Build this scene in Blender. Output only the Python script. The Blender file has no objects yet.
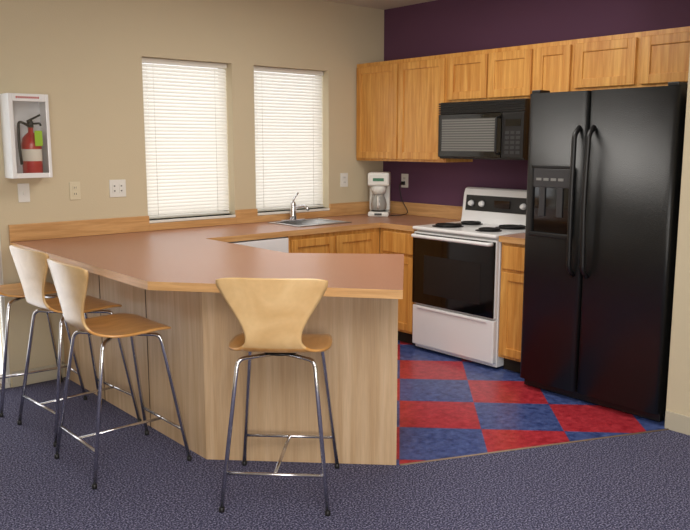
import bpy, bmesh, math
import numpy as np
from mathutils import Vector, Matrix
S=bpy.context.scene
COL=S.collection
# ---------------------------------------------------------------- materials
def lin(c):
    o=[]
    for v in c:
        v=v/255.0
        o.append(v/12.92 if v<=0.04045 else ((v+0.055)/1.055)**2.4)
    return (*o,1.0)
def newmat(name):
    m=bpy.data.materials.new(name); m.use_nodes=True
    nt=m.node_tree; b=nt.nodes.get('Principled BSDF')
    return m,nt,b
def plain(name,c,rough=.5,metal=0,spec=.5,bump=0,bscale=200,var=0,vscale=5,coat=0,trans=0):
    m,nt,b=newmat(name)
    b.inputs['Base Color'].default_value=lin(c)
    b.inputs['Roughness'].default_value=rough
    b.inputs['Metallic'].default_value=metal
    b.inputs['Specular IOR Level'].default_value=spec
    b.inputs['Coat Weight'].default_value=coat
    b.inputs['Transmission Weight'].default_value=trans
    tc=nt.nodes.new('ShaderNodeTexCoord')
    if bump:
        n=nt.nodes.new('ShaderNodeTexNoise'); n.inputs['Scale'].default_value=bscale; n.inputs['Detail'].default_value=3
        nt.links.new(tc.outputs['Object'],n.inputs['Vector'])
        bp=nt.nodes.new('ShaderNodeBump'); bp.inputs['Strength'].default_value=bump; bp.inputs['Distance'].default_value=.003
        nt.links.new(n.outputs['Fac'],bp.inputs['Height']); nt.links.new(bp.outputs['Normal'],b.inputs['Normal'])
    if var:
        n=nt.nodes.new('ShaderNodeTexNoise'); n.inputs['Scale'].default_value=vscale; n.inputs['Detail'].default_value=4
        nt.links.new(tc.outputs['Object'],n.inputs['Vector'])
        r=nt.nodes.new('ShaderNodeValToRGB')
        c0=lin([max(0,x*(1-var)) for x in c]); c1=lin([min(255,x*(1+var)) for x in c])
        r.color_ramp.elements[0].position=.3; r.color_ramp.elements[1].position=.7
        r.color_ramp.elements[0].color=c0; r.color_ramp.elements[1].color=c1
        nt.links.new(n.outputs['Fac'],r.inputs['Fac']); nt.links.new(r.outputs['Color'],b.inputs['Base Color'])
    return m
def wood(name,ca,cb,scale=(30,30,2.0),rough=.4,coat=.2,fine=.25):
    m,nt,b=newmat(name)
    tc=nt.nodes.new('ShaderNodeTexCoord'); mp=nt.nodes.new('ShaderNodeMapping')
    mp.inputs['Scale'].default_value=scale
    nt.links.new(tc.outputs['Object'],mp.inputs['Vector'])
    n=nt.nodes.new('ShaderNodeTexNoise'); n.inputs['Scale'].default_value=1.0; n.inputs['Detail'].default_value=6; n.inputs['Distortion'].default_value=.6
    nt.links.new(mp.outputs['Vector'],n.inputs['Vector'])
    r=nt.nodes.new('ShaderNodeValToRGB'); r.color_ramp.elements[0].position=.32; r.color_ramp.elements[1].position=.68
    r.color_ramp.elements[0].color=lin(ca); r.color_ramp.elements[1].color=lin(cb)
    nt.links.new(n.outputs['Fac'],r.inputs['Fac'])
    mp2=nt.nodes.new('ShaderNodeMapping'); mp2.inputs['Scale'].default_value=tuple(s*7 for s in scale)
    nt.links.new(tc.outputs['Object'],mp2.inputs['Vector'])
    n2=nt.nodes.new('ShaderNodeTexNoise'); n2.inputs['Scale'].default_value=1.0; n2.inputs['Detail'].default_value=2
    nt.links.new(mp2.outputs['Vector'],n2.inputs['Vector'])
    mx=nt.nodes.new('ShaderNodeMix'); mx.data_type='RGBA'; mx.blend_type='MULTIPLY'; mx.inputs['Factor'].default_value=fine
    nt.links.new(r.outputs['Color'],mx.inputs[6]); nt.links.new(n2.outputs['Fac'],mx.inputs[7])
    nt.links.new(mx.outputs[2],b.inputs['Base Color'])
    b.inputs['Roughness'].default_value=rough; b.inputs['Coat Weight'].default_value=coat; b.inputs['Coat Roughness'].default_value=.25
    return m
def speckle(name,ca,cb,cc,scale,rough,bump=0,lo=.35,hi=.65):
    m,nt,b=newmat(name)
    tc=nt.nodes.new('ShaderNodeTexCoord')
    n=nt.nodes.new('ShaderNodeTexNoise'); n.inputs['Scale'].default_value=scale; n.inputs['Detail'].default_value=2
    nt.links.new(tc.outputs['Object'],n.inputs['Vector'])
    r=nt.nodes.new('ShaderNodeValToRGB'); e=r.color_ramp.elements
    e[0].position=lo; e[0].color=lin(ca); e[1].position=hi; e[1].color=lin(cc)
    k=e.new(.5); k.color=lin(cb)
    nt.links.new(n.outputs['Fac'],r.inputs['Fac']); nt.links.new(r.outputs['Color'],b.inputs['Base Color'])
    b.inputs['Roughness'].default_value=rough
    if bump:
        bp=nt.nodes.new('ShaderNodeBump'); bp.inputs['Strength'].default_value=bump; bp.inputs['Distance'].default_value=.004
        nt.links.new(n.outputs['Fac'],bp.inputs['Height']); nt.links.new(bp.outputs['Normal'],b.inputs['Normal'])
    return m

M_wall=plain('wall_paint_beige',(204,191,162),.85,bump=.25,bscale=120)
M_purple=plain('wall_paint_purple',(94,60,86),.8,bump=.2,bscale=120)
M_ceil=plain('ceiling_paint',(212,207,194),.9,bump=.2,bscale=90)
M_carpet=speckle('carpet_slate_blue',(22,24,44),(64,64,94),(140,138,164),135,.95,bump=.5,lo=.36,hi=.66)
M_oak=wood('oak_honey_vertical',(204,136,58),(236,178,94),(34,34,2.2))
M_oakx=wood('oak_trim_horizontal',(198,148,92),(228,180,122),(2.5,2.5,40))
M_pen=wood('oak_pale_panel',(196,162,122),(216,186,150),(26,26,1.1),rough=.55,coat=.05,fine=.28)
M_lam=speckle('laminate_countertop',(142,96,74),(166,117,93),(188,143,117),260,.33)
M_maple=wood('maple_shell',(218,176,118),(236,200,144),(24,6,6),rough=.3,coat=.5,fine=.12)
M_mapleseat=wood('maple_seat',(206,146,76),(230,172,102),(6,24,6),rough=.28,coat=.5,fine=.12)
M_chrome=plain('chrome',(222,222,226),.2,metal=1)
M_steel=plain('brushed_steel',(190,190,190),.3,metal=1)
M_white=plain('white_enamel',(232,232,232),.3,coat=.3)
M_whitem=plain('white_plastic',(225,224,218),.45)
M_black=plain('black_textured_enamel',(22,23,23),.34,bump=.4,bscale=220,spec=.5)
M_blackg=plain('black_glass',(8,8,9),.07,spec=.6)
M_blackp=plain('black_plastic',(20,20,21),.4)
M_dkgrey=plain('dark_grey_plastic',(52,52,54),.4)
M_mwglass=plain('microwave_reflection_grey',(84,84,82),.3)  # black door glass greyed to paint in reflected light
M_mwstripe=plain('blind_reflection_and_button_grey',(124,124,120),.3)  # painted blind reflection stripes; also the grey of the dispenser buttons
M_coil=plain('burner_coil',(22,20,20),.6)
M_red=plain('red_enamel',(176,24,26),.3,coat=.4)
M_cream=plain('almond_plastic',(214,204,176),.5)
M_base=plain('baseboard_vinyl',(188,180,160),.6)
M_strip=plain('transition_strip_metal',(140,118,98),.5)
M_dark=plain('dark_brown',(40,28,16),.8)  # dark brown of toe kicks and panel seams
M_lime=plain('inspection_tag',(150,190,40),.6)
M_label=plain('paper_label',(220,214,200),.7)
M_coffee=plain('carafe_glass',(158,156,150),.08,spec=.7)
M_green=plain('green_label',(60,120,90),.5)
M_frame=plain('window_frame_white',(226,224,216),.5)
def glassmat():
    m,nt,b=newmat('clear_glass')
    t=nt.nodes.new('ShaderNodeBsdfTransparent'); g=nt.nodes.new('ShaderNodeBsdfGlossy'); g.inputs['Roughness'].default_value=.02
    mx=nt.nodes.new('ShaderNodeMixShader'); mx.inputs[0].default_value=.06
    nt.links.new(t.outputs[0],mx.inputs[1]); nt.links.new(g.outputs[0],mx.inputs[2])
    nt.links.new(mx.outputs[0],nt.nodes['Material Output'].inputs['Surface']); return m
M_glass=glassmat()
def slatmat():
    m,nt,b=newmat('blind_slat_vinyl')
    d=nt.nodes.new('ShaderNodeBsdfDiffuse'); d.inputs['Color'].default_value=lin((236,233,226))
    t=nt.nodes.new('ShaderNodeBsdfTranslucent'); t.inputs['Color'].default_value=lin((246,243,236))
    mx=nt.nodes.new('ShaderNodeMixShader'); mx.inputs[0].default_value=.26
    nt.links.new(d.outputs[0],mx.inputs[1]); nt.links.new(t.outputs[0],mx.inputs[2])
    nt.links.new(mx.outputs[0],nt.nodes['Material Output'].inputs['Surface']); return m
M_slat=slatmat()
def tilemat():
    m,nt,b=newmat('vinyl_checker_tile')
    tc=nt.nodes.new('ShaderNodeTexCoord'); sp=nt.nodes.new('ShaderNodeSeparateXYZ'); nt.links.new(tc.outputs['Object'],sp.inputs[0])
    def mth(op,a,b_=None):
        n=nt.nodes.new('ShaderNodeMath'); n.operation=op
        for i,v in enumerate((a,b_)):
            if v is None: continue
            if isinstance(v,(int,float)): n.inputs[i].default_value=v
            else: nt.links.new(v,n.inputs[i])
        return n.outputs[0]
    X,Y=sp.outputs[0],sp.outputs[1]
    a=mth('DIVIDE',mth('SUBTRACT',mth('SUBTRACT',X,Y),.845),.615)
    c=mth('DIVIDE',mth('ADD',mth('ADD',X,Y),2.71),.615)
    s=mth('ADD',mth('FLOOR',a),mth('FLOOR',c))
    par=mth('FLOORED_MODULO',s,2.0)
    n=nt.nodes.new('ShaderNodeTexNoise'); n.inputs['Scale'].default_value=22; n.inputs['Detail'].default_value=6; n.inputs['Roughness'].default_value=.7
    nt.links.new(tc.outputs['Object'],n.inputs['Vector'])
    def ramp(c0,c1):
        r=nt.nodes.new('ShaderNodeValToRGB'); r.color_ramp.elements[0].position=.35; r.color_ramp.elements[1].position=.65
        r.color_ramp.elements[0].color=lin(c0); r.color_ramp.elements[1].color=lin(c1); nt.links.new(n.outputs['Fac'],r.inputs['Fac']); return r.outputs[0]
    blue=ramp((40,56,108),(86,104,160)); red=ramp((150,32,44),(194,62,72))
    mx=nt.nodes.new('ShaderNodeMix'); mx.data_type='RGBA'; nt.links.new(par,mx.inputs['Factor'])
    nt.links.new(blue,mx.inputs[6]); nt.links.new(red,mx.inputs[7]); nt.links.new(mx.outputs[2],b.inputs['Base Color'])
    b.inputs['Roughness'].default_value=.3
    return m
M_tile=tilemat()

# ---------------------------------------------------------------- geometry helpers
def group(name,loc=(0,0,0),rz=0):
    e=bpy.data.objects.new(name,None); COL.objects.link(e); e.empty_display_size=.1
    e.location=loc; e.rotation_euler=(0,0,rz); return e
def mk(name,bm,mat,parent=None,smooth=False):
    bmesh.ops.recalc_face_normals(bm,faces=bm.faces[:])
    me=bpy.data.meshes.new(name); bm.to_mesh(me); bm.free()
    mats=mat if isinstance(mat,(list,tuple)) else [mat]
    for q in mats: me.materials.append(q)
    if smooth:
        for p in me.polygons: p.use_smooth=True
    o=bpy.data.objects.new(name,me); COL.objects.link(o)
    if parent: o.parent=parent
    return o
def addbox(bm,b,bev=0,seg=2,mi=0):
    x0,x1,y0,y1,z0,z1=b
    x0,x1=min(x0,x1),max(x0,x1); y0,y1=min(y0,y1),max(y0,y1); z0,z1=min(z0,z1),max(z0,z1)
    vs=[bm.verts.new(p) for p in [(x0,y0,z0),(x1,y0,z0),(x1,y1,z0),(x0,y1,z0),(x0,y0,z1),(x1,y0,z1),(x1,y1,z1),(x0,y1,z1)]]
    fs=[bm.faces.new([vs[i] for i in f]) for f in [(0,3,2,1),(4,5,6,7),(0,1,5,4),(1,2,6,5),(2,3,7,6),(3,0,4,7)]]
    for f in fs: f.material_index=mi
    if bev:
        es=list({e for f in fs for e in f.edges})
        r=bmesh.ops.bevel(bm,geom=es,offset=bev,segments=seg,affect='EDGES',profile=.5)
        for f in r['faces']: f.material_index=mi
def box(name,b,mat,parent=None,bev=0,seg=2):
    bm=bmesh.new(); addbox(bm,b,bev,seg); return mk(name,bm,mat,parent)
def boxes(name,bl,mat,parent=None,bev=0):
    bm=bmesh.new()
    for b in bl: addbox(bm,b,bev)
    return mk(name,bm,mat,parent)
def F(ax,pl,a0,a1,z0,z1,t0,t1):
    return (pl-t1,pl-t0,a0,a1,z0,z1) if ax=='x' else (a0,a1,pl-t1,pl-t0,z0,z1)
def prism(name,pts,z0,z1,mat,parent=None,sidemat=False,bev=0):
    bm=bmesh.new()
    lo=[bm.verts.new((x,y,z0)) for x,y in pts]; hi=[bm.verts.new((x,y,z1)) for x,y in pts]
    bm.faces.new(lo[::-1]); bm.faces.new(hi); n=len(pts)
    for i in range(n):
        f=bm.faces.new([lo[i],lo[(i+1)%n],hi[(i+1)%n],hi[i]])
        if sidemat: f.material_index=1
    return mk(name,bm,mat,parent)
def lathe(name,prof,loc,mat,parent=None,seg=32,axis='z'):
    bm=bmesh.new(); rings=[]
    for r,z in prof:
        ring=[]
        for i in range(seg):
            a=2*math.pi*i/seg; c,s=r*math.cos(a),r*math.sin(a)
            p={'z':(c,s,z),'x':(z,c,s),'y':(c,z,s)}[axis]
            ring.append(bm.verts.new((p[0]+loc[0],p[1]+loc[1],p[2]+loc[2])))
        rings.append(ring)
    for a,b in zip(rings,rings[1:]):
        for i in range(seg): bm.faces.new([a[i],a[(i+1)%seg],b[(i+1)%seg],b[i]])
    bm.faces.new(rings[0][::-1]); bm.faces.new(rings[-1])
    o=mk(name,bm,mat,parent)
    for p in o.data.polygons: p.use_smooth=len(p.vertices)==4
    return o
def smooth_path(pts,rad=.03,seg=5):
    pts=[Vector(p) for p in pts]; out=[pts[0]]
    for a,b,c in zip(pts,pts[1:],pts[2:]):
        d1=(a-b); d2=(c-b); r=min(rad,d1.length*.45,d2.length*.45)
        p=b+d1.normalized()*r; q=b+d2.normalized()*r
        for i in range(seg+1):
            t=i/seg; out.append(p*(1-t)**2+b*2*t*(1-t)+q*t*t)
    out.append(pts[-1]); return out
def tubebm(bm,pts,r,seg=12,cap=True):
    up=None; rings=[]; n=len(pts)
    for i,p in enumerate(pts):
        if i==0: t=pts[1]-pts[0]
        elif i==n-1: t=pts[-1]-pts[-2]
        else: t=(pts[i+1]-pts[i]).normalized()+(pts[i]-pts[i-1]).normalized()
        t.normalize()
        if up is None:
            up=Vector((0,0,1)) if abs(t.z)<.9 else Vector((1,0,0))
        u=(up-t*up.dot(t)).normalized(); up=u; w=t.cross(u)
        rr=r[i] if isinstance(r,(list,tuple)) else r
        rings.append([bm.verts.new(p+u*rr*math.cos(2*math.pi*k/seg)+w*rr*math.sin(2*math.pi*k/seg)) for k in range(seg)])
    for a,b in zip(rings,rings[1:]):
        for k in range(seg): bm.faces.new([a[k],a[(k+1)%seg],b[(k+1)%seg],b[k]])
    bm.faces.new(rings[0][::-1]); bm.faces.new(rings[-1])
def tube(name,pts,r,mat,parent=None,rad=.03,seg=12):
    bm=bmesh.new(); tubebm(bm,smooth_path(pts,rad) if len(pts)>2 else [Vector(p) for p in pts],r,seg)
    o=mk(name,bm,mat,parent)
    for p in o.data.polygons: p.use_smooth=len(p.vertices)==4
    return o

# ---------------------------------------------------------------- room shell
CZ=2.62
box('floor',(-7.2,.15,-8.0,.15,-.12,0),M_carpet)
W1=(-2.228,-1.524); W2=(-1.332,-.612); WT=2.085; WB=.985
DX0,DX1=-4.35,-3.203; DT=2.06
T=.14
boxes('wall_window_side',[(-7.2,DX0,0,T,0,CZ),(DX0,DX1,0,T,DT,CZ),(DX1,W1[0],0,T,0,CZ),(W1[0],W1[1],0,T,0,WB),(W1[0],W1[1],0,T,WT,CZ),
  (W1[1],W2[0],0,T,0,CZ),(W2[0],W2[1],0,T,0,WB),(W2[0],W2[1],0,T,WT,CZ),(W2[1],.14,0,T,0,CZ)],M_wall)
box('wall_range_side',(0,.14,-3.02,0,0,CZ),M_purple)
box('wall_right',(-.78,.14,-8.0,-3.02,0,CZ),M_wall)
box('wall_left',(-7.2,-7.06,-8.0,0,0,CZ),M_wall)
box('wall_back',(-7.2,.14,-8.14,-8.0,0,CZ),M_wall)
box('ceiling',(-7.2,.14,-8.0,.14,CZ,CZ+.1),M_ceil)
boxes('baseboard_right',[(-.79,-.78,-8.0,-3.022,0,.1),],M_base,bev=.003)
box('baseboard_window_side',(DX1+.01,-2.875,-.012,0,0,.1),M_base,bev=.003)
prism('floor_kitchen_vinyl',[(-2.6,0),(-2.6,-1.6),(-2.22,-2.42),(-.78,-3.04),(-.78,-3.02),(0,-3.02),(0,0)],0,.004,M_tile)
tube('trim_floor_transition',[(-2.2,-2.436,.001),(-.782,-3.046,.001)],.005,M_strip)

def window(name,w):
    g=group(name); x0,x1=w
    boxes('frame',[(x0,x0+.03,.115,.138,WB,WT),(x1-.03,x1,.115,.138,WB,WT),(x0,x1,.115,.138,WB,WB+.03),(x0,x1,.115,.138,WT-.03,WT)],M_frame,g)
    box('glass',(x0+.025,x1-.025,.124,.128,WB+.025,WT-.025),M_glass,g)
    box('sill',(x0,x1,-.012,.10,WB-.018,WB),M_frame,g,.003)
    return g
window('window_1',W1); window('window_2',W2)
def blind(w):
    g=group('window_blind'); x0,x1=w[0]+.006,w[1]-.006
    box('headrail',(x0,x1,.055,.095,WT-.035,WT-.002),M_frame,g,.003)
    bm=bmesh.new(); z=WT-.05; sp=.024; yc=.075
    while z>WB+.03:
        a=math.radians(58); h=.0145
        dy,dz=h*math.cos(a),h*math.sin(a)
        # crowned slat, four facets; room-side edge low
        pts=[]
        for k in range(5):
            t=-1+k/2; cr=.0035*(1-t*t)
            pts.append((yc+dy*t+cr*math.sin(a)*-1,z+dz*t+cr*math.cos(a)))
        vs=[[bm.verts.new((x,p[0],p[1])) for p in pts] for x in (x0,x1)]
        for i in range(4): bm.faces.new([vs[0][i],vs[0][i+1],vs[1][i+1],vs[1][i]])
        z-=sp
    mk('slats',bm,M_slat,g)
    box('bottom_rail',(x0,x1,.063,.087,WB+.006,WB+.022),M_frame,g,.003)
    for k in (.15,.85):
        x=x0+(x1-x0)*k
        tube('ladder_cord',[(x,.058,WT-.03),(x,.058,WB+.02)],.0012,M_frame,g,seg=6)
    tube('tilt_wand',[(x0+.05,.050,WT-.04),(x0+.05,.048,WT-.55)],.004,M_glass,g,seg=6)
blind(W1); blind(W2)
g=group('door_1')
boxes('frame',[(DX1-.008,DX1,.002,.04,0,DT),(DX0,DX0+.05,.002,.04,0,DT),(DX0,DX1,.002,.04,DT-.03,DT),(DX0,DX1,.002,.04,0,.03)],M_frame,g,.002)
boxes('leaf',[(DX1-.022,DX1-.010,.005,.035,.032,DT-.032),(DX0+.055,DX0+.12,.005,.035,.032,DT-.032),(DX0+.12,DX1-.022,.005,.035,DT-.10,DT-.032),(DX0+.12,DX1-.022,.005,.035,.032,.09)],M_frame,g,.002)
box('glass',(DX0+.12,DX1-.022,.015,.020,.09,DT-.10),M_glass,g)

# ---------------------------------------------------------------- countertop (with sink cut-out)
CT=[(-3.154,-.004),(-3.154,-1.821),(-2.454,-2.692),(-1.705,-1.955),(-2.159,-1.50),(-2.159,-.635),(-.635,-.635),(-.635,-.995),(-.004,-.995),(-.004,-.004)]
ct=prism('countertop',CT[::1],.877,.915,[M_lam,M_oakx],sidemat=True)
SX0,SX1,SY0,SY1=-1.30,-.80,-.50,-.10
cut=box('cutter',(SX0+.02,SX1-.02,SY0+.02,SY1-.02,.8,1.0),M_lam)
md=ct.modifiers.new('b','BOOLEAN'); md.object=cut; md.operation='DIFFERENCE'; md.solver='EXACT'
dg=bpy.context.evaluated_depsgraph_get(); nm=bpy.data.meshes.new_from_object(ct.evaluated_get(dg))
ct.modifiers.clear(); ct.data=nm; bpy.data.objects.remove(cut,do_unlink=True)
boxes('backsplash_trim',[(-3.154,W1[0],-.02,0,.916,1.02),(W1[0],W1[1],-.02,0,.916,WB-.02),(W1[1],W2[0],-.02,0,.916,1.02),(W2[0],W2[1],-.02,0,.916,WB-.02),(W2[1],-.021,-.02,0,.916,1.02),(-.02,0,-.995,0,.916,1.02)],M_oakx,bev=.002)

# ---------------------------------------------------------------- peninsula base
g=group('peninsula_cabinet')
prism('body',[(-2.86,-.004),(-2.86,-1.775),(-2.215,-2.425),(-1.748,-1.955),(-2.185,-1.52),(-2.185,-.004)],.001,.876,M_pen,g)
def strip(p,q,w,t,z0,z1,name):
    p=Vector((*p,0)); q=Vector((*q,0)); d=(q-p).normalized(); n=Vector((d.y,-d.x,0))
    bm=bmesh.new(); a=[p-d*0+n*t,q+n*t,q-n*.002,p-n*.002]
    lo=[bm.verts.new((v.x,v.y,z0)) for v in a]; hi=[bm.verts.new((v.x,v.y,z1)) for v in a]
    bm.faces.new(lo[::-1]); bm.faces.new(hi)
    for i in range(4): bm.faces.new([lo[i],lo[(i+1)%4],hi[(i+1)%4],hi[i]])
    mk(name,bm,M_pen,g)
d=Vector((.645,-.65,0)).normalized()
strip((-2.215-d.x*.03,-2.425-d.y*.03),(-2.215,-2.425),0,-.006,.002,.875,'corner_trim')
for yy in (-.62,-1.20):
    box('panel_seam',(-2.8625,-2.858,yy-.0015,yy+.0015,.002,.875),M_dark,g)

# ---------------------------------------------------------------- cabinets
def door(ax,pl,a0,a1,z0,z1,g,name='door',fr=.055,flat=False):
    a0,a1=min(a0,a1),max(a0,a1)
    t=.02
    bm=bmesh.new()
    if flat: addbox(bm,F(ax,pl,a0,a1,z0,z1,.001,t),.005)
    else:
        addbox(bm,F(ax,pl,a0,a0+fr,z0,z1,.001,t),.003); addbox(bm,F(ax,pl,a1-fr,a1,z0,z1,.001,t),.003)
        addbox(bm,F(ax,pl,a0+fr,a1-fr,z1-fr,z1,.001,t),.003); addbox(bm,F(ax,pl,a0+fr,a1-fr,z0,z0+fr,.001,t),.003)
        addbox(bm,F(ax,pl,a0+fr-.002,a1-fr+.002,z0+fr-.002,z1-fr+.002,.002,.010),0)
    mk(name,bm,M_oak,g)
UD=.31; UB=1.37; UT=2.154
def upper(y0,y1,z0,nd):
    g=group('wall_cabinet')
    box('carcass',(-UD,-.002,y1+.0005,y0-.0005,z0,UT),M_oak,g)
    L=(y0-y1); m=.018; gap=.014
    w=(L-2*m-gap*(nd-1))/nd
    for i in range(nd):
        a=y0-m-i*(w+gap); door('x',-UD,a-w,a,z0+.018,UT-.03,g)
upper(-.002,-1.0,UB,2); upper(-1.0,-1.762,1.805,2); upper(-1.762,-2.055,UB,1); upper(-2.055,-2.497,1.835,1); upper(-2.497,-3.018,1.835,1)
g=group('base_cabinet')
box('carcass',(-.61,-.005,-.995,-.612,.10,.876),M_oak,g); box('toe_kick',(-.55,-.01,-.995,-.6,.004,.10),M_dark,g)
door('x',-.61,-.985,-.66,.70,.855,g,'drawer_front',flat=True); door('x',-.61,-.985,-.66,.12,.68,g)
g=group('base_cabinet')
box('carcass',(-.61,-.005,-2.066,-1.768,.10,.876),M_oak,g); box('toe_kick',(-.55,-.01,-2.06,-1.77,.004,.10),M_dark,g)
door('x',-.61,-2.055,-1.785,.70,.855,g,'drawer_front',flat=True); door('x',-.61,-2.055,-1.785,.12,.68,g)
box('countertop',(-.635,-.004,-2.068,-1.767,.877,.915),M_lam,g); box('edge_trim',(-.641,-.635,-2.068,-1.767,.877,.915),M_oakx,g)
box('backsplash',(-.02,-.004,-2.068,-1.767,.916,1.02),M_oakx,g)
g=group('sink_base_cabinet')
box('carcass',(-1.488,-.615,-.61,-.005,.10,.70),M_oak,g)
boxes('face_frame',[(-1.488,-.615,-.61,-.58,.70,.876),(-1.488,-1.46,-.58,-.005,.70,.876),(-.64,-.615,-.58,-.005,.70,.876)],M_oak,g)
box('toe_kick',(-1.48,-.62,-.55,-.01,.004,.10),M_dark,g)
door('y',-.61,-1.47,-1.075,.12,.845,g); door('y',-.61,-1.06,-.66,.12,.845,g)
g=group('dishwasher')
box('body',(-2.095,-1.495,-.58,-.01,.10,.872),M_whitem,g)
box('door_panel',(-2.095,-1.495,-.625,-.58,.12,.74),M_white,g,.006)
box('control_panel',(-2.095,-1.495,-.63,-.58,.75,.868),M_white,g,.008)
box('handle_recess',(-1.95,-1.64,-.632,-.628,.77,.785),M_dkgrey,g)
box('kick_plate',(-2.09,-1.50,-.54,-.50,.005,.10),M_dkgrey,g)

# ---------------------------------------------------------------- sink & faucet
g=group('kitchen_sink')
boxes('rim',[(SX0,SX1,SY0,SY0+.035,.9155,.922),(SX0,SX1,SY1-.035,SY1,.9155,.922),(SX0,SX0+.035,SY0+.035,SY1-.035,.9155,.922),(SX1-.035,SX1,SY0+.035,SY1-.035,.9155,.922)],M_steel,g,.002)
bm=bmesh.new(); i0=.034
a=[(SX0+i0,SY0+i0),(SX1-i0,SY0+i0),(SX1-i0,SY1-i0),(SX0+i0,SY1-i0)]; k=.02
b=[(SX0+i0+k,SY0+i0+k),(SX1-i0-k,SY0+i0+k),(SX1-i0-k,SY1-i0-k),(SX0+i0+k,SY1-i0-k)]
hi=[bm.verts.new((*p,.918)) for p in a]; lo=[bm.verts.new((*p,.75)) for p in b]
for i in range(4): bm.faces.new([hi[i],hi[(i+1)%4],lo[(i+1)%4],lo[i]])
bm.faces.new(lo); mk('basin',bm,M_steel,g)
lathe('drain',[(.04,.751),(.04,.753),(.02,.754),(.005,.752)],(-1.05,-.30,0),M_dkgrey,g)
g=group('faucet')
fx,fy=-1.07,-.118
box('deck_plate',(fx-.10,fx+.10,fy-.022,fy+.022,.9225,.930),M_chrome,g,.003)
lathe('body',[(.028,.930),(.025,.96),(.022,1.00),(.022,1.05),(.016,1.065),(.002,1.07)],(fx,fy,0),M_chrome,g)
tube('spout',[(fx,fy,.99),(fx,fy-.05,1.03),(fx,fy-.15,1.045),(fx,fy-.19,1.015)],.011,M_chrome,g,rad=.05)
tube('lever',[(fx,fy,1.06),(fx+.005,fy-.005,1.09),(fx+.035,fy-.02,1.135)],.008,M_chrome,g,rad=.02)

# ---------------------------------------------------------------- coffee maker
cx,cy=-.24,-.21
g=group('coffee_maker',(cx,cy,.916),math.radians(-48))
def lb(n,b,m,bev=.006): box(n,b,m,g,bev,3)
lb('base',(-.085,.085,-.13,.10,0,.04),M_whitem,.012)
lb('water_tank',(-.085,.085,.02,.10,.041,.29),M_whitem,.012)
lb('brew_head',(-.088,.088,-.12,.10,.25,.36),M_whitem,.016)
lb('control_strip',(-.03,.03,-.133,-.128,.012,.03),M_dkgrey,.001)
lb('logo_band',(-.045,.045,-.1225,-.119,.29,.315),M_green,.001)
lathe('warming_plate',[(.062,.041),(.062,.045),(.05,.046)],(0,-.05,0),M_blackp,g)
lathe('carafe',[(.05,.047),(.062,.06),(.066,.10),(.058,.14),(.045,.165),(.045,.18)],(0,-.05,0),M_coffee,g)
lathe('filter_basket',[(.048,.182),(.07,.249)],(0,-.05,0),M_whitem,g)
tube('carafe_handle',[(0,-.105,.165),(0,-.15,.16),(0,-.15,.08),(0,-.112,.075)],.008,M_whitem,g,rad=.02)

# ---------------------------------------------------------------- electric range
ry0,ry1=-1.004,-1.760
g=group('electric_range')
box('body',(-.615,-.03,ry1,ry0,.02,.895),M_white,g,.004)
boxes('feet',[(-.58,-.54,ry1+.03,ry1+.07,.004,.03),(-.58,-.54,ry0-.07,ry0-.03,.004,.03),(-.1,-.06,ry1+.03,ry1+.07,.004,.03),(-.1,-.06,ry0-.07,ry0-.03,.004,.03)],M_blackp,g)
box('cooktop',(-.665,-.03,ry1-.001,ry0+.001,.896,.922),M_white,g,.01,3)
box('storage_drawer',(-.655,-.616,ry1+.004,ry0-.004,.05,.345),M_white,g,.008)
box('drawer_grip',(-.665,-.656,ry1+.06,ry0-.06,.325,.342),M_white,g,.004)
box('oven_door',(-.65,-.616,ry1+.004,ry0-.004,.355,.885),M_white,g,.008)
box('door_glass',(-.662,-.6505,ry1+.006,ry0-.006,.362,.872),M_blackg,g,.004)
box('window_border',(-.6635,-.6622,ry1+.12,ry0-.12,.44,.72),M_blackp,g)
tube('door_handle',[(-.66,ry1+.03,.858),(-.70,ry1+.035,.858),(-.70,ry0-.035,.858),(-.66,ry0-.03,.858)],.013,M_white,g,rad=.02)
bm=bmesh.new(); pr=[(-.13,.921),(-.12,.96),(-.10,1.13),(-.085,1.17),(-.065,1.18),(-.03,1.18),(-.03,.921)]
A=[bm.verts.new((x,ry0,z)) for x,z in pr]; B=[bm.verts.new((x,ry1,z)) for x,z in pr]
bm.faces.new(A); bm.faces.new(B[::-1])
for i in range(len(pr)): bm.faces.new([A[i],A[(i+1)%7],B[(i+1)%7],B[i]])
mk('backguard',bm,M_white,g)
bm=bmesh.new()
def slp(z): return -.12+(z-.96)*(.02/.17)
vs=[]
for y,z in [(ry0-.03,1.01),(ry1+.03,1.01),(ry1+.03,1.125),(ry0-.03,1.125)]:
    vs.append((bm.verts.new((slp(z)-.004,y,z)),bm.verts.new((slp(z)+.002,y,z))))
bm.faces.new([v[0] for v in vs]); bm.faces.new([v[1] for v in vs][::-1])
for i in range(4): bm.faces.new([vs[i][0],vs[i][1],vs[(i+1)%4][1],vs[(i+1)%4][0]])
mk('control_panel',bm,M_blackp,g)
for yy in (ry0-.09,ry0-.19,ry1+.19,ry1+.09):
    lathe('knob',[(.024,-.002),(.022,-.014),(.016,-.03),(.012,-.032)],(slp(1.065)-.004,yy,1.065),M_white,g,axis='x',seg=20)
box('clock_display',(slp(1.05)-.012,slp(1.05)-.004,-1.45,-1.31,1.04,1.095),M_blackg,g)
for (bx,by,r) in ((-.50,-1.20,.10),(-.50,-1.57,.078),(-.25,-1.20,.078),(-.25,-1.57,.10)):
    lathe('drip_bowl',[(r+.012,.9225),(r+.012,.926),(r-.005,.925),(.02,.9235)],(bx,by,0),M_blackp,g)
    bm=bmesh.new(); pts=[]
    n=90
    for i in range(n+1):
        t=i/n; rr=.015+(r-.02)*t; an=t*2*math.pi*4
        pts.append(Vector((bx+rr*math.cos(an),by+rr*math.sin(an),.934)))
    tubebm(bm,pts,.0065,8); mk('coil_element',bm,M_coil,g,smooth=True)

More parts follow.
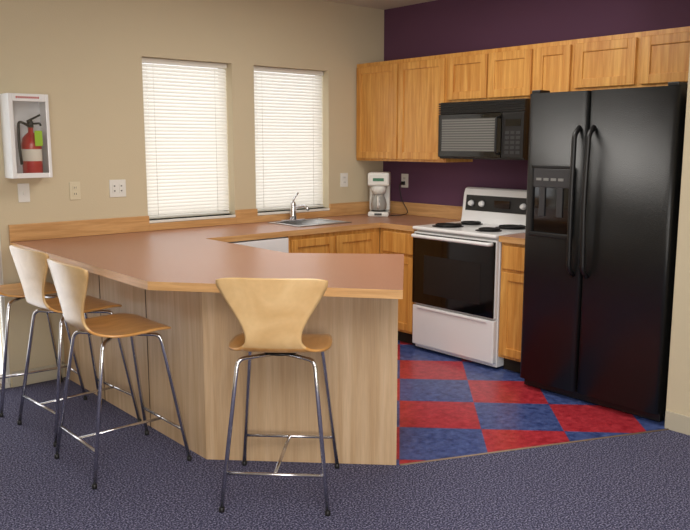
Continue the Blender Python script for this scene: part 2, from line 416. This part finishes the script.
# ---------------------------------------------------------------- microwave (over the range)
g=group('microwave_oven'); my0,my1=-1.003,-1.759; mz0,mz1=1.400,1.803
box('body',(-.385,-.004,my1,my0,mz0,mz1),M_blackp,g,.004)
box('door',(-.405,-.386,-1.575,my0,mz0+.012,mz1-.085),M_blackg,g,.005)
box('control_panel',(-.405,-.386,my1,-1.58,mz0+.012,mz1-.085),M_blackp,g,.005)
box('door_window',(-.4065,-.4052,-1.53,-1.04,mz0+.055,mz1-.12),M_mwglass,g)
boxes('blind_reflection_lines',[(-.4072,-.4066,-1.53,-1.04,mz0+.06+i*.0175,mz0+.067+i*.0175) for i in range(13)],M_mwstripe,g)  # reflection of the window blinds, drawn as stripes on the door glass
boxes('vent_grille',[(-.404,-.386,my1,my0,mz1-.08+i*.016,mz1-.070+i*.016) for i in range(5)],M_blackp,g,.001)
tube('door_handle',[(-.405,-1.555,mz0+.04),(-.437,-1.555,mz0+.045),(-.437,-1.555,mz1-.12),(-.405,-1.555,mz1-.115)],.008,M_blackp,g,rad=.02)
boxes('keypad_buttons',[(-.4075,-.405,-1.61-.045*c-.033,-1.61-.045*c,mz0+.04+.033*r,mz0+.04+.033*r+.02) for c in range(3) for r in range(5)],M_dkgrey,g)
box('display',(-.4075,-.405,-1.735,-1.61,mz0+.225,mz0+.27),M_blackg,g)

# ---------------------------------------------------------------- refrigerator
g=group('refrigerator'); f0,f1,fs=-2.073,-2.985,-2.475; FX=-.80; FH=1.80
box('body',(-.715,-.03,f1+.004,f0-.004,.03,FH-.02),M_black,g,.006)
box('grille',(-.75,-.70,f1+.01,f0-.01,.012,.06),M_blackp,g,.004)
boxes('feet',[(-.70,-.66,f1+.04,f1+.09,.004,.04),(-.70,-.66,f0-.09,f0-.04,.004,.04),(-.1,-.06,f1+.04,f1+.09,.004,.04),(-.1,-.06,f0-.09,f0-.04,.004,.04)],M_blackp,g)
def contour_door(name,y0,y1,z0,z1):
    bm=bmesh.new()
    ts=[0,.01,.025,.05,.1,.3,.5,.7,.9,.95,.975,.99,1]
    prof=[]
    W=abs(y1-y0)
    for t in ts:
        e=min(t,1-t)*W; rnd=.02
        off=0 if e>rnd else (rnd-math.sqrt(max(0,rnd**2-(rnd-e)**2)))
        crown=-.010*(1-(2*t-1)**2)
        prof.append((FX+.008+off+crown,y0+(y1-y0)*t))
    prof=prof+[(-.72,y1),(-.72,y0)]
    lo=[bm.verts.new((x,y,z0)) for x,y in prof]; hi=[bm.verts.new((x,y,z1)) for x,y in prof]; m=len(prof)
    bm.faces.new(lo[::-1]); bm.faces.new(hi)
    for i in range(m):
        f=bm.faces.new([lo[i],lo[(i+1)%m],hi[(i+1)%m],hi[i]]); f.smooth=i<m-3
    return mk(name,bm,M_black,g)
contour_door('freezer_door',f0,fs+.003,.065,FH)
contour_door('fridge_door',fs-.003,f1,.065,FH)
dy0,dy1=-2.125,-2.415; dz0,dz1=.965,1.385; X=FX-.002
boxes('dispenser_frame',[(X-.016,X,dy0-.018,dy0,dz0,dz1),(X-.016,X,dy1,dy1+.018,dz0,dz1),(X-.016,X,dy1,dy0,dz1-.02,dz1),(X-.022,X,dy1,dy0,dz0,dz0+.025)],M_blackp,g,.004)
box('dispenser_panel',(X-.014,X,dy1+.018,dy0-.018,dz1-.13,dz1-.02),M_dkgrey,g,.004)
boxes('dispenser_buttons',[(X-.017,X-.013,dy0-.04-.05*i-.035,dy0-.04-.05*i,dz1-.09,dz1-.075) for i in range(4)],M_mwstripe,g,.001)
box('dispenser_alcove',(X-.003,X+.001,dy1+.018,dy0-.018,dz0+.025,dz1-.13),M_blackg,g)
boxes('dispenser_levers',[(X-.012,X-.003,-2.225,-2.185,dz0+.12,dz1-.13),(X-.012,X-.003,-2.345,-2.305,dz0+.12,dz1-.13)],M_dkgrey,g,.003)
for yy,s in ((fs+.045,1),(fs-.045,-1)):
    tube('door_handle',[(FX,yy,1.60),(FX-.05,yy-.0,1.56),(FX-.062,yy-.004*s,1.2),(FX-.05,yy,.80),(FX,yy,.76)],.0145,M_blackp,g,rad=.10,seg=14)
boxes('hinge_cover',[(-.78,-.68,f0-.07,f0-.01,FH,FH+.02),(-.78,-.68,f1+.01,f1+.07,FH,FH+.02)],M_blackp,g,.004)

# ---------------------------------------------------------------- fire extinguisher cabinet
g=group('fire_extinguisher_cabinet'); ex0,ex1,ez0,ez1,ed=-3.155,-2.920,1.305,1.800,.15
boxes('box_shell',[(ex0,ex0+.006,-ed+.012,-.001,ez0,ez1),(ex1-.006,ex1,-ed+.012,-.001,ez0,ez1),(ex0+.006,ex1-.006,-ed+.012,-.001,ez0,ez0+.006),(ex0+.006,ex1-.006,-ed+.012,-.001,ez1-.006,ez1),(ex0+.006,ex1-.006,-.008,-.001,ez0+.006,ez1-.006)],M_white,g)
boxes('door_frame',[(ex0,ex0+.026,-ed,-ed+.011,ez0,ez1),(ex1-.020,ex1,-ed,-ed+.011,ez0,ez1),(ex0+.026,ex1-.020,-ed,-ed+.011,ez0,ez0+.03),(ex0+.026,ex1-.020,-ed,-ed+.011,ez1-.045,ez1)],M_white,g,.003)
box('door_pane',(ex0+.026,ex1-.020,-ed+.004,-ed+.007,ez0+.03,ez1-.045),M_glass,g)
boxes('label_lettering',[(ex0+.045+i*.0125,ex0+.053+i*.0125,-ed-.001,-ed,ez1-.028,ez1-.016) for i in range(11)],M_red,g)
mx_,my_=(ex0+ex1)/2+.025,-.08
lathe('extinguisher_body',[(.05,ez0+.007),(.058,ez0+.02),(.058,ez0+.20),(.05,ez0+.235),(.03,ez0+.26),(.015,ez0+.27),(.015,ez0+.30)],(mx_,my_,0),M_red,g)
lathe('extinguisher_label',[(.0585,ez0+.10),(.0588,ez0+.101),(.0588,ez0+.17),(.0585,ez0+.171)],(mx_,my_,0),M_label,g)
lathe('valve',[(.018,ez0+.30),(.018,ez0+.33),(.01,ez0+.345)],(mx_,my_,0),M_blackp,g)
tube('carry_handle',[(mx_-.015,my_,ez0+.32),(mx_+.05,my_-.02,ez0+.325),(mx_+.055,my_-.02,ez0+.31)],.006,M_blackp,g,rad=.01)
tube('squeeze_lever',[(mx_-.02,my_,ez0+.335),(mx_+.055,my_-.02,ez0+.375)],.006,M_blackp,g)
tube('hose',[(mx_-.015,my_-.01,ez0+.31),(mx_-.075,my_-.02,ez0+.34),(mx_-.08,my_-.02,ez0+.2),(mx_-.07,my_-.02,ez0+.08)],.008,M_blackp,g,rad=.05)
boxes('inspection_tag',[(mx_+.0,mx_+.045,my_-.065,my_-.063,ez0+.19,ez0+.28)],M_lime,g)

# ---------------------------------------------------------------- wall plates
def plate(name,x,z,w,h,ax='y',slots='outlet',mat=M_whitem):
    g=group(name)
    def q(a0,a1,z0,z1,t0,t1,m,n,b=.001):
        box(n,F(ax,-.0005,a0,a1,z0,z1,t0,t1),m,g,b)
    q(x-w/2,x+w/2,z-h/2,z+h/2,0,.006,mat,'plate',.002)
    if slots=='outlet':
        for dz in (-.02,.02):
            q(x-.016,x+.016,z+dz-.014,z+dz+.014,.006,.009,mat,'socket')
            for dx in (-.006,.006): q(x+dx-.0015,x+dx+.0015,z+dz-.005,z+dz+.007,.009,.0095,M_dkgrey,'slot',0)
    elif slots=='double':
        for xx in (x-.024,x+.024):
            q(xx-.014,xx+.014,z-.03,z+.03,.006,.009,mat,'rocker')
            for dz in (-.016,.016): q(xx-.005,xx+.005,z+dz-.004,z+dz+.004,.009,.0095,M_dkgrey,'slot',0)
    else:
        q(x-.006,x+.006,z-.012,z+.012,.006,.014,mat,'toggle')
plate('phone_jack_plate',-2.44,1.215,.115,.115,slots='double')
plate('phone_jack_plate',-2.73,1.21,.07,.115,slots='outlet',mat=M_cream)  # telephone jack plate, drawn with outlet sockets
plate('light_switch',-3.05,1.21,.07,.115,slots='s')
plate('phone_jack_plate',-.45,1.21,.08,.115)
plate('phone_jack_plate',-.27,1.20,.08,.115,ax='x')
g=group('power_cord')
box('plug',(-.035,-.0105,-.285,-.255,1.165,1.195),M_blackp,g,.004)
tube('cord',[(-.03,-.27,1.18),(-.07,-.27,1.17),(-.075,-.30,1.05),(-.06,-.38,.935),(-.15,-.36,.9205),(-.20,-.30,.9205)],.0035,M_blackp,g,rad=.05,seg=8)

# ---------------------------------------------------------------- bar stools
def catmull(P,n):
    P=[P[0]]+list(P)+[P[-1]]; out=[]
    segs=len(P)-3
    for j in range(n+1):
        u=j/n*segs; i=min(int(u),segs-1); t=u-i
        a,b,c,d=[np.array(P[i+k],float) for k in range(4)]
        out.append(.5*((2*b)+(c-a)*t+(2*a-5*b+4*c-d)*t*t+(3*b-a-3*c+d)*t**3))
    return np.array(out)
PR=[(.205,.636,.150,0),(.175,.650,.180,.002),(.11,.656,.205,.006),(.03,.654,.218,.008),(-.06,.652,.215,.008),(-.13,.657,.190,.008),(-.18,.674,.150,.006),
    (-.205,.710,.118,.004),(-.218,.760,.118,.006),(-.228,.81,.140,.012),(-.238,.865,.173,.020),(-.248,.915,.203,.028),(-.256,.955,.223,.032),(-.262,.988,.223,.034)]
NS=72
DENSE=catmull(PR,600)
def shell_mesh():
    bm=bmesh.new(); rows=[]; NT=24
    for i in range(NS+1):
        s=i/NS; row=[]
        for j in range(NT+1):
            t=-1+2*j/NT; at=abs(t)
            sg=s+.055*at**3.5*(1-s)**10 - .034*at**5*s**14
            sg=min(max(sg,0),1)*600; k=min(int(sg),599); fr=sg-k
            x,z,w,cup=DENSE[k]*(1-fr)+DENSE[k+1]*fr
            q=cup*t*t
            f=min(max((z-.66)/.08,0),1)
            row.append(bm.verts.new((x+q*f,w*t,z+q*(1-f)*.8)))
        rows.append(row)
    for i,(a,b) in enumerate(zip(rows,rows[1:])):
        for j in range(NT):
            f=bm.faces.new([a[j],a[j+1],b[j+1],b[j]]); f.smooth=True
            zz=(a[j].co.z+b[j].co.z)/2
            f.material_index=1 if (zz<.69) else 0
    bmesh.ops.recalc_face_normals(bm,faces=bm.faces[:])
    me=bpy.data.meshes.new('shell'); bm.to_mesh(me); bm.free()
    me.materials.append(M_maple); me.materials.append(M_mapleseat)
    return me
SHELL=shell_mesh()
def frame_mesh():
    bm=bmesh.new()
    for sx in (-1,1):
        for sy in (-1,1):
            p=[(sx*.03,sy*.02,.624),(sx*.14,sy*.160,.628),(sx*.238,sy*.222,.006)]
            tubebm(bm,smooth_path(p,.035,6),.009,12)
    zr=.16; k=1-(zr-.006)/(.622)
    x=.14+(.098)*k; y=.160+.062*k
    for sx in (-1,1): tubebm(bm,[Vector((sx*x,-y,zr)),Vector((sx*x,y,zr))],.0075,10)
    tubebm(bm,[Vector((-x,0,zr)),Vector((x,0,zr))],.0075,10)
    me=bpy.data.meshes.new('legs')
    bmesh.ops.recalc_face_normals(bm,faces=bm.faces[:]); bm.to_mesh(me); bm.free()
    me.materials.append(M_chrome)
    for p in me.polygons: p.use_smooth=True
    return me
FRAME=frame_mesh()
def stool(x,y,rz):
    g=group('bar_stool',(x,y,0),rz)
    o=bpy.data.objects.new('shell_seat_and_back',SHELL); COL.objects.link(o); o.parent=g
    md=o.modifiers.new('th','SOLIDIFY'); md.thickness=.011; md.offset=-1
    o2=bpy.data.objects.new('leg_frame',FRAME); COL.objects.link(o2); o2.parent=g
    lathe('hub_plate',[(.075,.626),(.08,.630),(.075,.638)],(0,0,0),M_blackp,g)
    for sx in (-1,1):
        for sy in (-1,1):
            lathe('foot_cap',[(.011,.001),(.0115,.004),(.0115,.020),(.009,.022)],(sx*.2365,sy*.2205,0),M_blackp,g,seg=14)
stool(-2.770,-2.275,math.radians(45))
stool(-3.165,-1.510,0)
stool(-3.130,-.90,math.radians(4))
stool(-3.17,-.30,math.radians(-3))

# ---------------------------------------------------------------- lights / world
w=bpy.data.worlds.new('sky'); S.world=w; w.use_nodes=True
bg=w.node_tree.nodes['Background']; bg.inputs['Color'].default_value=(.97,.98,1,1); bg.inputs['Strength'].default_value=2.3
def area(name,loc,size,power,rot=(0,0,0),color=(1,1,1)):
    l=bpy.data.lights.new(name,'AREA'); l.shape='RECTANGLE'; l.size,l.size_y=size; l.energy=power; l.color=color
    o=bpy.data.objects.new(name,l); COL.objects.link(o); o.location=loc; o.rotation_euler=rot; return o
area('fill_area_room',(-4.4,-4.6,2.58),(2.6,2.6),115,color=(1,.97,.94))  # unseen overhead fill added to brighten the room
area('fill_area_kitchen',(-1.7,-1.8,2.58),(1.2,1.2),33,color=(1,.96,.90))  # added overhead fill for the kitchen corner, no fixture modelled
o=area('fill_area_back',(-5.6,-7.9,1.5),(2.5,1.6),190,color=(1,.98,.96))  # added fill from behind the camera; the back wall has no window
o.rotation_euler=Vector((.35,1,.14)).to_track_quat('-Z','Z').to_euler()

# ---------------------------------------------------------------- camera
cd=bpy.data.cameras.new('camera'); cam=bpy.data.objects.new('camera',cd); COL.objects.link(cam)
cam.location=(-4.681,-4.900,1.510); cam.rotation_euler=(math.radians(90-8.92),0,math.radians(-40.898))
cd.sensor_width=36; cd.lens=774.5*36/690; cd.clip_start=.05
S.camera=cam
S.view_settings.view_transform='Standard'
